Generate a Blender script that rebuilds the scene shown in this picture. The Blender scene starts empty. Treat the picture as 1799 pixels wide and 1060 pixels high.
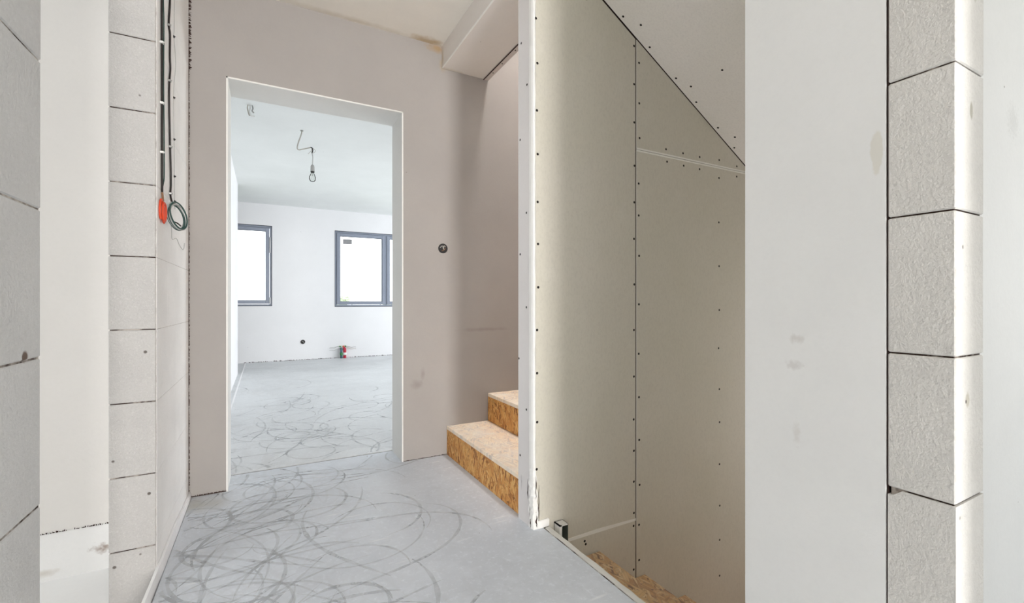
import bpy, bmesh, math, random
from mathutils import Vector, Matrix, Euler
random.seed(7)
SC = bpy.context.scene
COL = SC.collection

# ------------------------------------------------------------------ camera
cd = bpy.data.cameras.new('camera')
cam = bpy.data.objects.new('camera', cd); COL.objects.link(cam)
cd.sensor_fit = 'HORIZONTAL'; cd.sensor_width = 36.0
cd.lens = 798.6 / 1799 * 36.0
cd.shift_y = 1.78 / 1799
cd.clip_start = 0.02; cd.clip_end = 200
cam.location = (0, 0, 0.98)
cam.rotation_euler = (math.pi / 2, 0, -0.4974)
SC.camera = cam

# ------------------------------------------------------------------ sky
w = bpy.data.worlds.new('sky'); SC.world = w; w.use_nodes = True
bg = w.node_tree.nodes['Background']
bg.inputs[0].default_value = (0.93, 0.96, 1.0, 1); bg.inputs[1].default_value = 2.6

# ------------------------------------------------------------------ daylight from the side room window, plus added lamps out of view
def daylight(name, loc, direction, sx, sy, watt, col=(1, 1, 1)):
    l = bpy.data.lights.new(name, 'AREA'); l.shape = 'RECTANGLE'
    l.size = sx; l.size_y = sy; l.energy = watt; l.color = col
    o = bpy.data.objects.new(name, l); COL.objects.link(o); o.location = loc
    o.rotation_euler = Vector(direction).to_track_quat('-Z', 'Y').to_euler()
    return o
daylight('fill_living_room', (4.95, 5.9, 1.15), (-1, 0, 0), 3.0, 2.1, 71, (0.97, 0.985, 1))  # added lamp at an unseen side opening, brightens the living room
daylight('daylight_side_room', (-3.45, 0.6, 1.45), (1, 0, 0), 2.2, 1.6, 15, (1, 0.985, 0.965))
daylight('fill_entrance', (0.58, -4.95, 1.25), (0, 1, 0), 0.84, 2.3, 190, (1, 0.975, 0.955))  # added lamp behind the camera, lights the panel and door wall
daylight('fill_utility_room', (4.15, -0.3, 1.35), (-1, 0, 0), 1.0, 1.7, 28, (0.98, 0.99, 1))  # added lamp, placed to light the right wall more than the pier
daylight('fill_hall_rear', (1.02, -4.1, 1.4), (-1, 0, 0), 1.6, 1.6, 22, (0.98, 0.99, 1))  # added lamp for softer bounce in the hall, no window known here
daylight('fill_half_landing', (4.05, 1.2, 0.3), (-1, 0, 0.55), 0.8, 0.8, 19, (1, 0.97, 0.95))  # added lamp before a closed wall, lifts the soffit and right panel
daylight('fill_upper_landing', (1.66, 2.2, 4.9), (0, 0.15, -1), 0.42, 0.8, 74, (1, 0.97, 0.97))  # added lamp under the closed upper ceiling, lightens the wall behind the partition

vs = SC.view_settings
SC.display_settings.display_device = 'sRGB'
vs.view_transform = 'Standard'; vs.look = 'None'; vs.gamma = 1.0; vs.use_curve_mapping = False
vs.exposure = 0.42
SC.cycles.max_bounces = 14; SC.cycles.diffuse_bounces = 9
SC.cycles.use_denoising = True

# ------------------------------------------------------------------ materials
class N:
    """tiny node helper"""
    def __init__(s, name):
        m = bpy.data.materials.new(name); m.use_nodes = True
        s.m = m; s.t = m.node_tree; s.n = s.t.nodes; s.l = s.t.links
        s.b = s.n['Principled BSDF']; s.out = s.n['Material Output']
        s.co = s.n.new('ShaderNodeTexCoord').outputs['Object']
    def put(s, sock, v):
        if hasattr(v, 'is_output'): s.l.new(v, sock)
        elif isinstance(v, (tuple, list)) and sock.type == 'RGBA': sock.default_value = tuple(v) + ((1,) if len(v) == 3 else ())
        else: sock.default_value = v
    def node(s, t, props=None, **ins):
        n = s.n.new(t)
        for k, v in (props or {}).items(): setattr(n, k, v)
        for k, v in ins.items():
            s.put(n.inputs[int(k[1:]) if k[0] == 'i' and k[1:].isdigit() else k], v)
        return n
    def noise(s, scale, detail=3, rough=0.55, vec=None, dist=0.0):
        n = s.node('ShaderNodeTexNoise', None, Scale=scale, Detail=detail, Roughness=rough, Distortion=dist)
        s.put(n.inputs['Vector'], vec or s.co); return n.outputs
    def voro(s, scale, vec=None, feature='F1', dim='3D'):
        n = s.node('ShaderNodeTexVoronoi', dict(feature=feature, voronoi_dimensions=dim), Scale=scale)
        s.put(n.inputs['Vector'], vec or s.co); return n.outputs
    def math(s, op, a, b=0.0, c=0.0, clamp=False):
        return s.node('ShaderNodeMath', dict(operation=op, use_clamp=clamp), i0=a, i1=b, i2=c).outputs[0]
    def rng(s, v, a, b, c=0.0, d=1.0):
        return s.node('ShaderNodeMapRange', dict(clamp=True), i0=v, i1=a, i2=b, i3=c, i4=d).outputs[0]
    def mix(s, f, a, b, mode='MIX'):
        n = s.n.new('ShaderNodeMix'); n.data_type = 'RGBA'; n.blend_type = mode
        s.put(n.inputs[0], f); s.put(n.inputs[6], a); s.put(n.inputs[7], b); return n.outputs[2]
    def mapping(s, scale=(1, 1, 1), rot=(0, 0, 0), loc=(0, 0, 0), vec=None):
        n = s.node('ShaderNodeMapping'); n.inputs['Scale'].default_value = scale
        n.inputs['Rotation'].default_value = rot; n.inputs['Location'].default_value = loc
        s.put(n.inputs['Vector'], vec or s.co); return n.outputs[0]
    def sep(s, v=None): return s.node('ShaderNodeSeparateXYZ', None, i0=v or s.co).outputs
    def comb(s, x, y, z=0.0): return s.node('ShaderNodeCombineXYZ', None, i0=x, i1=y, i2=z).outputs[0]
    def spot(s, p, r, soft=0.4, wob=0.35, nscale=30):
        """mask 1 inside an ellipsoid round p with radii r and a ragged rim"""
        v = s.node('ShaderNodeVectorMath', dict(operation='SUBTRACT'), i0=s.co, i1=Vector(p)).outputs[0]
        v = s.node('ShaderNodeVectorMath', dict(operation='DIVIDE'), i0=v, i1=Vector(r)).outputs[0]
        d = s.node('ShaderNodeVectorMath', dict(operation='LENGTH'), i0=v).outputs['Value']
        nz = s.noise(nscale, 3)[0]
        d = s.math('ADD', d, s.math('MULTIPLY', s.math('SUBTRACT', nz, 0.5), wob * 2))
        return s.rng(d, 1.0 - soft, 1.0, 1.0, 0.0)
    def bump(s, h, strength=0.3, dist=0.002):
        n = s.node('ShaderNodeBump', None, Strength=strength, Distance=dist); s.put(n.inputs['Height'], h)
        s.l.new(n.outputs[0], s.b.inputs['Normal'])
    def done(s, col, rough=0.8, spec=0.3, metal=0.0):
        s.put(s.b.inputs['Base Color'], col); s.put(s.b.inputs['Roughness'], rough)
        s.put(s.b.inputs['Specular IOR Level'], spec); s.put(s.b.inputs['Metallic'], metal)
        return s.m

def plain(name, col, rough=0.6, metal=0.0, spec=0.4, var=0.06, scale=25):
    k = N(name)
    c2 = tuple(min(1, max(0, c * (1 - var * 2))) for c in col)
    return k.done(k.mix(k.noise(scale, 3)[0], col, c2), rough, spec, metal)

def pores(k, scale, thresh, rad, vec=None):
    """sparse small dots: mask of 1 at a pore"""
    v = k.voro(scale, vec)
    pick = k.math('GREATER_THAN', k.sep(v['Color'])[0], thresh)
    return k.math('MULTIPLY', pick, k.rng(v['Distance'], rad * 0.6, rad, 1.0, 0.0))

def plaster(name, col, var=0.05, dots=0.93, spots=(), bumpy=0.25):
    k = N(name)
    c2 = tuple(c * (1 - var * 2.2) for c in col)
    base = k.mix(k.rng(k.noise(1.7, 5, 0.6)[0], 0.3, 0.7), col, c2)
    base = k.mix(k.rng(k.noise(60, 4, 0.7)[0], 0.45, 0.75, 0, 0.10), base, tuple(c * 0.8 for c in col))
    p = pores(k, 9, dots - 0.2, 0.036)
    base = k.mix(k.math('MULTIPLY', p, 0.75), base, (0.10, 0.085, 0.07))
    for (pos, r, c, a, soft, wob, ns) in spots:
        base = k.mix(k.math('MULTIPLY', k.spot(pos, r, soft, wob, ns), a), base, c)
    k.bump(k.noise(90, 4, 0.6)[0], bumpy, 0.0015)
    return k.done(base, 0.85, 0.2)

def block_mat(name, col, spots=(), strength=0.75, dots=0.86):
    k = N(name)
    c2 = tuple(c * 0.90 for c in col)
    base = k.mix(k.rng(k.noise(5, 4, 0.6)[0], 0.3, 0.7), col, c2)
    fine = k.noise(170, 3, 0.65)[0]
    base = k.mix(k.rng(fine, 0.5, 0.78, 0, 0.30), base, tuple(c * 0.68 for c in col))
    base = k.mix(k.rng(fine, 0.25, 0.42, 0.18, 0), base, (0.86, 0.85, 0.82))
    p = pores(k, 14, dots - 0.28, 0.085)
    base = k.mix(k.math('MULTIPLY', p, 0.8), base, (0.06, 0.045, 0.035))
    for (pos, r, c, a, soft, wob, ns) in spots:
        base = k.mix(k.math('MULTIPLY', k.spot(pos, r, soft, wob, ns), a), base, c)
    h = k.math('SUBTRACT', k.math('ADD', fine, k.math('MULTIPLY', k.noise(60, 3)[0], 0.8)), p)
    k.bump(h, strength, 0.003)
    return k.done(base, 0.95, 0.1)

def mortar_mat(name, light, dark, lo=0.42, hi=0.52):
    k = N(name)
    m = k.rng(k.noise(14, 4, 0.7)[0], lo, hi)
    return k.done(k.mix(m, dark, light), 0.95, 0.1)

def screed_mat(name, col, scrib=1.0):
    k = N(name)
    c2 = tuple(c * 0.84 for c in col)
    base = k.mix(k.rng(k.noise(1.6, 5, 0.62)[0], 0.32, 0.68), col, c2)
    base = k.mix(k.rng(k.noise(9, 5, 0.7)[0], 0.5, 0.72, 0, 0.35), base, tuple(min(1, c * 1.16) for c in col))
    base = k.mix(k.rng(k.noise(45, 4, 0.7)[0], 0.54, 0.70, 0, 0.5), base, tuple(min(1, c * 1.28) for c in col))
    base = k.mix(k.rng(k.noise(28, 5, 0.75)[0], 0.55, 0.7, 0, 0.35), base, tuple(c * 0.74 for c in col))
    # thin swirling trowel and hose marks left in the dried screed
    x = k.sep()[0]
    zone = k.math('MULTIPLY', k.rng(x, 0.05, 0.80, 1.0, 0.06), k.rng(k.noise(1.1, 2)[0], 0.34, 0.5))
    tot = None
    for i, (sc, rot, st, wd) in enumerate([(2.6, 0.5, 0.30, .013), (3.4, -0.3, 0.36, .015), (2.2, 1.1, 0.5, .010), (4.2, 0.1, 0.32, .017), (3.0, 0.8, 0.30, .012), (5.2, -0.5, 0.35, .018), (3.8, 0.3, 0.3, .014), (2.9, -0.1, 0.25, .010)]):
        v = k.mapping((1, 1, 0), (0, 0, rot), (3.7 * i, 1.9 * i, 0.0))
        v = k.mapping((1, st, 1), vec=v)
        nz = k.noise(sc, 1.6, 0.45, v, 1.1)[0]
        a = k.math('ABSOLUTE', k.math('SUBTRACT', nz, 0.5 + 0.03 * ((i % 3) - 1)))
        line = k.rng(a, wd * 0.3, wd, 1.0, 0.0)
        line = k.math('MULTIPLY', line, k.rng(k.noise(3.1, 1, 0.5, k.mapping((1, 1, 0), (0, 0, 0), (i * 5.3, 2.2 * i, 0)))[0], 0.42, 0.56))
        tot = line if tot is None else k.math('MAXIMUM', tot, line)
    sm = k.math('MULTIPLY', k.math('MULTIPLY', tot, zone), 0.34 * scrib)
    base = k.mix(sm, base, (col[0] * 0.72, col[1] * 0.70, col[2] * 0.68))
    # pale scratches
    v = k.mapping((6, 40, 1), (0, 0, 0.8)); sc_ = k.voro(1.0, v)
    pick = k.math('GREATER_THAN', k.sep(sc_['Color'])[0], 0.90)
    base = k.mix(k.math('MULTIPLY', k.math('MULTIPLY', pick, k.rng(sc_['Distance'], 0.1, 0.3, 1, 0)), 0.4), base, (0.85, 0.86, 0.87))
    base = k.mix(k.math('MULTIPLY', k.spot((-0.29, 2.66, 0), (0.16, 0.13, 0.1), 0.9, 0.5, 9), 0.55), base, (0.34, 0.31, 0.23))
    p = pores(k, 10, 0.62, 0.040)
    base = k.mix(k.math('MULTIPLY', p, 0.8), base, (0.05, 0.05, 0.05))
    h = k.math('ADD', k.noise(40, 5, 0.7)[0], k.math('MULTIPLY', sm, -0.8))
    k.bump(h, 0.25, 0.003)
    return k.done(base, k.rng(k.noise(3, 4)[0], 0.3, 0.7, 0.42, 0.6), 0.35)

def gypsum_mat(name, col):
    k = N(name)
    base = k.mix(k.rng(k.noise(1.1, 4, 0.6)[0], 0.3, 0.7), col, (col[0] * 0.93, col[1] * 0.94, col[2] * 0.90))
    base = k.mix(k.rng(k.noise(120, 4, 0.7, k.mapping((1, 1, 0.5)))[0], 0.45, 0.75, 0, 0.38), base, tuple(c * 0.74 for c in col))
    base = k.mix(k.rng(k.noise(7, 4, 0.65)[0], 0.6, 0.75, 0, 0.12), base, (0.72, 0.70, 0.66))
    k.bump(k.noise(140, 3)[0], 0.12, 0.001)
    return k.done(base, 0.85, 0.2)

def osb_mat(name, plane, tone=1.0, dust=0.0):
    k = N(name)
    sx, sy, sz = k.sep()
    uv = k.comb(sx, sy) if plane == 'xy' else (k.comb(sy, sz) if plane == 'yz' else k.comb(sx, sz))
    col = (0.62 * tone, 0.40 * tone, 0.19 * tone)
    hgt = None
    for i in range(8):
        ang = i * 2.39 + 0.3
        v = k.mapping((11 + 2 * (i % 3), 62 + 9 * (i % 4), 1), (0, 0, ang), (i * 3.1, i * 1.7, 0), vec=uv)
        # mapping rotates after scaling, so turn first and stretch second
        v = k.mapping((1, 1, 1), (0, 0, ang), (i * 3.1, i * 1.7, 0), vec=uv)
        v = k.mapping((11 + 2 * (i % 3), 58 + 9 * (i % 4), 1), vec=v)
        o = k.voro(1.0, v, dim='2D')
        r, g, b = k.sep(o['Color'])
        n = k.n.new('ShaderNodeValToRGB'); k.l.new(r, n.inputs[0])
        cr = n.color_ramp
        cr.elements[0].position = 0.0; cr.elements[0].color = (0.20 * tone, 0.075 * tone, 0.03 * tone, 1)
        cr.elements[1].position = 1.0; cr.elements[1].color = (0.80 * tone, 0.58 * tone, 0.31 * tone, 1)
        e = cr.elements.new(0.10); e.color = (0.36 * tone, 0.17 * tone, 0.06 * tone, 1)
        e = cr.elements.new(0.22); e.color = (0.60 * tone, 0.31 * tone, 0.11 * tone, 1)
        e = cr.elements.new(0.6); e.color = (0.70 * tone, 0.43 * tone, 0.18 * tone, 1)
        mask = k.math('MULTIPLY', k.math('GREATER_THAN', g, 0.45), k.rng(o['Distance'], 0.40, 0.52, 1, 0))
        edge = k.math('MULTIPLY', k.math('GREATER_THAN', g, 0.45), k.math('MULTIPLY', k.rng(o['Distance'], 0.36, 0.42), k.rng(o['Distance'], 0.5, 0.56, 1, 0)))
        col = k.mix(mask, col, n.outputs[0])
        col = k.mix(k.math('MULTIPLY', edge, 0.28), col, (0.2 * tone, 0.1 * tone, 0.045 * tone))
        h = k.math('MULTIPLY', mask, b)
        hgt = h if hgt is None else k.math('MAXIMUM', hgt, h)
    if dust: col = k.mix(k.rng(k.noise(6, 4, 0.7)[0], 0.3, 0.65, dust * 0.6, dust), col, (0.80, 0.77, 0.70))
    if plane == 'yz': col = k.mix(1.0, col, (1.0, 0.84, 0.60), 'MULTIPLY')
    k.bump(hgt, 0.3, 0.002)
    return k.done(col, 0.6, 0.3)

WARM = (0.70, 0.665, 0.625)
M = {}
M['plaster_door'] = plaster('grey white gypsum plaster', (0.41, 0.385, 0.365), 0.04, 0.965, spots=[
    ((0.83, 2.7755, 0.47), (0.05, 0.05, 0.035), (0.27, 0.24, 0.22), 0.55, 0.8, 0.5, 30),
    ((0.87, 2.7755, 0.53), (0.02, 0.05, 0.05), (0.27, 0.24, 0.22), 0.5, 0.8, 0.5, 30),
    ((1.30, 2.7755, 0.80), (0.22, 0.05, 0.016), (0.27, 0.24, 0.22), 0.5, 0.8, 0.6, 14),
    ((0.97, 2.7755, 2.60), (0.10, 0.05, 0.035), (0.42, 0.27, 0.11), 0.7, 0.8, 0.6, 22),
    ((1.00, 2.7755, 2.50), (0.03, 0.05, 0.05), (0.46, 0.34, 0.17), 0.5, 0.8, 0.5, 22)])
M['plaster_white'] = plaster('smooth white plaster', (0.84, 0.84, 0.825), 0.03, 0.95, spots=[
    ((1.035, 0.434, 1.275), (0.02, 0.011, 0.045), (0.70, 0.675, 0.60), 0.7, 0.2, 0.5, 40),
    ((1.035, 0.584, 0.90), (0.02, 0.018, 0.012), (0.66, 0.64, 0.61), 0.7, 0.7, 0.9, 90),
    ((1.035, 0.59, 0.84), (0.02, 0.022, 0.012), (0.62, 0.60, 0.58), 0.6, 0.7, 0.9, 90),
    ((1.035, 0.584, 0.69), (0.02, 0.010, 0.03), (0.70, 0.68, 0.65), 0.6, 0.7, 0.9, 90),
    ((1.722, 0.42, 1.455), (0.05, 0.02, 0.05), (0.70, 0.70, 0.68), 0.6, 0.6, 1.2, 110)])
M['plaster_room'] = plaster('white plaster of the living room', (0.80, 0.80, 0.81), 0.02, 0.97)
M['plaster_side'] = plaster('white plaster of the side room', (0.80, 0.775, 0.745), 0.03, 0.955)
M['bare_base'] = plaster('bare unplastered wall foot', (0.90, 0.895, 0.885), 0.03, 0.90, spots=[
    ((-0.585, 2.45, -0.035), (0.05, 0.03, 0.03), (0.26, 0.17, 0.12), 0.75, 0.9, 0.9, 60),
    ((-0.76, 2.45, -0.09), (0.05, 0.03, 0.02), (0.55, 0.50, 0.42), 0.6, 0.9, 0.6, 40)])
M['ceiling'] = plaster('plastered ceiling', (0.84, 0.805, 0.74), 0.05, 0.97, spots=[
    ((0.90, 2.76, 2.62), (0.14, 0.06, 0.05), (0.44, 0.29, 0.12), 0.7, 0.8, 0.6, 18),
    ((0.45, 2.76, 2.62), (0.45, 0.04, 0.05), (0.50, 0.43, 0.33), 0.5, 0.9, 0.6, 12)])
M['beam'] = plaster('boarded bulkhead plaster', (0.74, 0.70, 0.66), 0.03, 0.98, spots=[
    ((0.994, 2.76, 2.55), (0.03, 0.03, 0.08), (0.52, 0.40, 0.22), 0.5, 0.9, 0.6, 22), ((1.06, 2.775, 2.48), (0.10, 0.03, 0.02), (0.52, 0.44, 0.30), 0.5, 0.9, 0.6, 22)])
M['ceiling_room'] = plaster('white ceiling of the living room', (0.78, 0.80, 0.79), 0.03, 0.98)
M['block_light'] = block_mat('smooth aerated concrete', (0.88, 0.875, 0.87), strength=0.35, dots=0.90)
M['block_jamb'] = block_mat('aerated concrete', (0.46, 0.445, 0.43))
M['block_near'] = block_mat('grey aerated concrete', (0.56, 0.565, 0.565), strength=0.45, dots=0.95, spots=[
    ((-0.339, 1.015, 0.893), (0.02, 0.012, 0.010), (0.10, 0.06, 0.04), 0.9, 0.4, 0.4, 60)])
M['block_pier'] = block_mat('pale aerated concrete', (0.70, 0.68, 0.645), strength=0.6, dots=0.93, spots=[
    ((1.10, 0.32, 1.32), (0.008, 0.02, 0.018), (0.34, 0.32, 0.25), 0.7, 0.4, 0.3, 60),
    ((1.115, 0.32, 1.545), (0.012, 0.02, 0.03), (0.34, 0.32, 0.25), 0.7, 0.4, 0.4, 60),
    ((1.085, 0.32, 0.808), (0.010, 0.02, 0.016), (0.42, 0.39, 0.31), 0.7, 0.4, 0.3, 60),
    ((1.078, 0.32, 0.806), (0.003, 0.02, 0.004), (0.05, 0.04, 0.03), 0.9, 0.4, 0.3, 60)])
M['mortar_dark'] = mortar_mat('open mortar joint', (0.42, 0.37, 0.33), (0.035, 0.02, 0.015), 0.52, 0.62)
M['mortar_mid'] = mortar_mat('half filled mortar joint', (0.50, 0.47, 0.43), (0.05, 0.035, 0.03), 0.40, 0.60)
M['mortar_light'] = mortar_mat('filled mortar joint', (0.52, 0.50, 0.47), (0.22, 0.19, 0.17), 0.35, 0.55)
M['dark_gap'] = plain('dark gap', (0.04, 0.02, 0.016), 0.95)
M['screed'] = screed_mat('smooth grey screed', (0.60, 0.635, 0.685))
M['screed_room'] = screed_mat('dried screed of the living room', (0.62, 0.635, 0.65), 0.9)
def slurry_mat():
    k = N('dried slurry stroke')
    tr = k.node('ShaderNodeBsdfTransparent'); mx = k.n.new('ShaderNodeMixShader')
    k.done(k.mix(k.noise(9, 3)[0], (0.49, 0.505, 0.525), (0.53, 0.545, 0.565)), 0.6, 0.3)
    k.l.new(k.rng(k.noise(5.5, 4, 0.7)[0], 0.34, 0.62, 0.14, 0.42), mx.inputs[0])
    k.l.new(tr.outputs[0], mx.inputs[1]); k.l.new(k.b.outputs[0], mx.inputs[2]); k.l.new(mx.outputs[0], k.out.inputs[0]); return k.m
M['slurry'] = slurry_mat()
M['raw_floor'] = plaster('dusty raw floor slab', (0.90, 0.90, 0.895), 0.03, 0.80)
M['gypsum'] = gypsum_mat('gypsum board paper', (0.59, 0.56, 0.49))
M['gypsum_soffit'] = gypsum_mat('pale gypsum board paper', (0.80, 0.765, 0.73))
M['gypsum_core'] = plain('white gypsum core', (0.86, 0.85, 0.80), 0.9)
M['filler'] = plain('white joint filler', (0.80, 0.79, 0.74), 0.9)
M['reveal'] = plaster('lit reveal plaster', (0.72, 0.72, 0.70), 0.03, 0.95)  # tone raised to hold the light falling on the reveals
M['end_paper'] = plaster('smoothed board end', (0.69, 0.665, 0.655), 0.03, 0.97)
M['bead'] = plain('white corner bead plaster', (0.86, 0.85, 0.82), 0.8)
M['screw'] = plain('dark screw head', (0.018, 0.014, 0.012), 0.7, 0.3)
M['galvanised'] = plain('galvanised sheet steel', (0.66, 0.60, 0.57), 0.5, 0.2)
M['galvanised_dark'] = plain('shaded galvanised steel', (0.12, 0.145, 0.125), 0.55, 0.3)
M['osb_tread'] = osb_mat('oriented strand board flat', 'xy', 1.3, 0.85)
M['osb_lower'] = osb_mat('darker strand board', 'xy', 0.85, 0.2)  # darker tone with less dust than the upper treads
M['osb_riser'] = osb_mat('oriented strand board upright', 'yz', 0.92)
M['foam'] = plain('white edge foam', (0.84, 0.84, 0.85), 0.8)
M['edge'] = plain('pale edge board', (0.70, 0.69, 0.65), 0.85, scale=14, var=0.1)
M['anthracite'] = plain('grey window profile', (0.25, 0.28, 0.345), 0.4, 0.0, 0.5, 0.03)
M['gasket'] = plain('black window gasket', (0.035, 0.04, 0.05), 0.7)
M['white_plastic'] = plain('white plastic', (0.80, 0.80, 0.78), 0.4)
M['grey_plastic'] = plain('grey cable sheath', (0.42, 0.42, 0.41), 0.5)
M['beige_cable'] = plain('pale beige cable sheath', (0.50, 0.48, 0.43), 0.5)
M['black_cable'] = plain('black cable sheath', (0.016, 0.011, 0.010), 0.5)
M['teal_cable'] = plain('dark green cable sheath', (0.03, 0.075, 0.065), 0.5)
M['brown_cable'] = plain('brown cable sheath', (0.22, 0.11, 0.05), 0.5)
M['orange'] = plain('orange red cable sheath', (0.72, 0.075, 0.025), 0.45)
M['red'] = plain('red pipe', (0.50, 0.02, 0.05), 0.4)
M['blue'] = plain('blue green pipe', (0.05, 0.13, 0.16), 0.4)
M['green'] = plain('green wire', (0.06, 0.28, 0.09), 0.5)
M['black_plastic'] = plain('black plastic', (0.02, 0.018, 0.018), 0.5)
M['paper'] = plain('grey printed paper', (0.42, 0.42, 0.43), 0.8, scale=200, var=0.3)
M['brass'] = plain('grey metal cap', (0.45, 0.45, 0.44), 0.35, 0.9)

def glass_mat(name, tint=(0.97, 0.985, 0.98)):
    k = N(name)
    tr = k.node('ShaderNodeBsdfTransparent', None, Color=tint); gl = k.node('ShaderNodeBsdfGlossy', None, Roughness=0.03)
    fr = k.node('ShaderNodeFresnel', None, IOR=1.35); mx = k.n.new('ShaderNodeMixShader')
    k.l.new(fr.outputs[0], mx.inputs[0]); k.l.new(tr.outputs[0], mx.inputs[1]); k.l.new(gl.outputs[0], mx.inputs[2])
    k.l.new(mx.outputs[0], k.out.inputs[0]); return k.m
M['pane'] = glass_mat('window glass')
M['bulb_glass'] = glass_mat('bulb glass', (0.93, 0.94, 0.93))
def leaf_mat():
    k = N('glare bleached leaves'); k.l.new(k.noise(3, 2)[0], k.b.inputs['Roughness'])
    return k.done(k.mix(k.noise(5, 2)[0], (0.50, 0.56, 0.42), (0.66, 0.70, 0.58)), 0.8, 0.2)  # leaf colour bleached to stand in for the outdoor glare
M['leaf'] = leaf_mat()
M['soil'] = plain('grassy ground', (0.30, 0.34, 0.20), 0.95)

# ------------------------------------------------------------------ mesh helpers
def tag(o, label=None, cat=None, group=None, kind=None):
    if label: o['label'] = label
    if cat: o['category'] = cat
    if group: o['group'] = group
    if kind: o['kind'] = kind
    return o
def obj(name, bm, mats, parent=None, smooth=False, recalc=True):
    if recalc: bmesh.ops.recalc_face_normals(bm, faces=bm.faces[:])
    me = bpy.data.meshes.new(name); bm.to_mesh(me); bm.free()
    for m in (mats if isinstance(mats, (list, tuple)) else [mats]): me.materials.append(M[m])
    if smooth:
        for p in me.polygons: p.use_smooth = True
    o = bpy.data.objects.new(name, me); COL.objects.link(o)
    if parent:
        o.parent = parent
        pw = Matrix.Translation(parent.location) if parent.parent is None else Matrix.Translation(parent.location + parent.parent.location)
        if parent.type == 'EMPTY': me.transform(Matrix.Translation(-parent.location))
        # children of meshes sit at the same origin as their parent
        elif parent.parent is not None and parent.parent.type == 'EMPTY': me.transform(Matrix.Translation(-parent.parent.location))
    return o
def struct(name, bm, mats, parent=None, **k):
    o = obj(name, bm, mats, parent, **k)
    if not parent: o['kind'] = 'structure'
    return o
def thing(name, label, cat, loc=(0, 0, 0), group=None):
    o = bpy.data.objects.new(name, None); COL.objects.link(o); o.location = loc
    o.empty_display_size = 0.05
    return tag(o, label, cat, group)
def box(bm, x0, x1, y0, y1, z0, z1, mat=0, bev=0.0):
    r = bmesh.ops.create_cube(bm, size=1.0)
    vs_ = r['verts']
    for v in vs_:
        v.co = Vector(((x0 + x1) / 2 + v.co.x * (x1 - x0), (y0 + y1) / 2 + v.co.y * (y1 - y0), (z0 + z1) / 2 + v.co.z * (z1 - z0)))
    fs = set(f for v in vs_ for f in v.link_faces)
    for f in fs: f.material_index = mat
    if bev > 0:
        es = set(e for v in vs_ for e in v.link_edges)
        bmesh.ops.bevel(bm, geom=list(es), offset=bev, segments=1, affect='EDGES', profile=0.5, material=-1)
    return vs_
def prism(bm, pts, axis, a, b, mat=0):
    """pts: 2D outline, extruded along axis from a to b"""
    def P(p, t):
        if axis == 'x': return (t, p[0], p[1])
        if axis == 'y': return (p[0], t, p[1])
        return (p[0], p[1], t)
    A = [bm.verts.new(P(p, a)) for p in pts]; B = [bm.verts.new(P(p, b)) for p in pts]
    fs = [bm.faces.new(A), bm.faces.new(B[::-1])]
    n = len(pts)
    for i in range(n): fs.append(bm.faces.new((A[i], B[i], B[(i + 1) % n], A[(i + 1) % n])))
    for f in fs: f.material_index = mat
    return A + B
def smooth_path(pts, n=6, closed=False):
    P = [Vector(p) for p in pts]; out = []
    m = len(P)
    for i in range(m if closed else m - 1):
        p0 = P[(i - 1) % m] if closed or i > 0 else P[i]; p1 = P[i]; p2 = P[(i + 1) % m]
        p3 = P[(i + 2) % m] if closed or i + 2 < m else p2
        for j in range(n):
            t = j / n
            out.append(0.5 * ((2 * p1) + (p2 - p0) * t + (2 * p0 - 5 * p1 + 4 * p2 - p3) * t * t + (3 * p1 - p0 - 3 * p2 + p3) * t ** 3))
    if not closed: out.append(P[-1])
    return out
def tube(bm, pts, r, seg=8, mat=0, closed=False, n=6, radii=None):
    path = smooth_path(pts, n, closed) if n > 1 else [Vector(p) for p in pts]
    rings = []; m = len(path)
    up = None
    for i, p in enumerate(path):
        a = path[(i - 1) % m] if closed or i > 0 else p; b = path[(i + 1) % m] if closed or i < m - 1 else p
        t = (b - a).normalized()
        if up is None: up = t.orthogonal().normalized()
        up = (up - t * up.dot(t)).normalized(); s = t.cross(up)
        rr = r if radii is None else radii(i / max(1, m - 1))
        rings.append([bm.verts.new(p + (up * math.cos(q) + s * math.sin(q)) * rr) for q in (2 * math.pi * j / seg for j in range(seg))])
    for i in range(m if closed else m - 1):
        A, B = rings[i], rings[(i + 1) % m]
        for j in range(seg):
            f = bm.faces.new((A[j], A[(j + 1) % seg], B[(j + 1) % seg], B[j])); f.material_index = mat; f.smooth = True
    if not closed:
        for R, rev in ((rings[0], True), (rings[-1], False)):
            f = bm.faces.new(R[::-1] if rev else R); f.material_index = mat
def lathe(bm, prof, c, axis='z', seg=24, mat=0):
    """prof: (radius, offset along axis)"""
    rings = []
    for r, h in prof:
        ring = []
        for j in range(seg):
            q = 2 * math.pi * j / seg; a, b = r * math.cos(q), r * math.sin(q)
            o = (a, b, h) if axis == 'z' else ((a, h, b) if axis == 'y' else (h, a, b))
            ring.append(bm.verts.new(Vector(c) + Vector(o)))
        rings.append(ring)
    for A, B in zip(rings, rings[1:]):
        for j in range(seg):
            f = bm.faces.new((A[j], A[(j + 1) % seg], B[(j + 1) % seg], B[j])); f.material_index = mat; f.smooth = True
    for R in (rings[0], rings[-1]):
        try:
            f = bm.faces.new(R); f.material_index = mat
        except ValueError: pass

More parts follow.
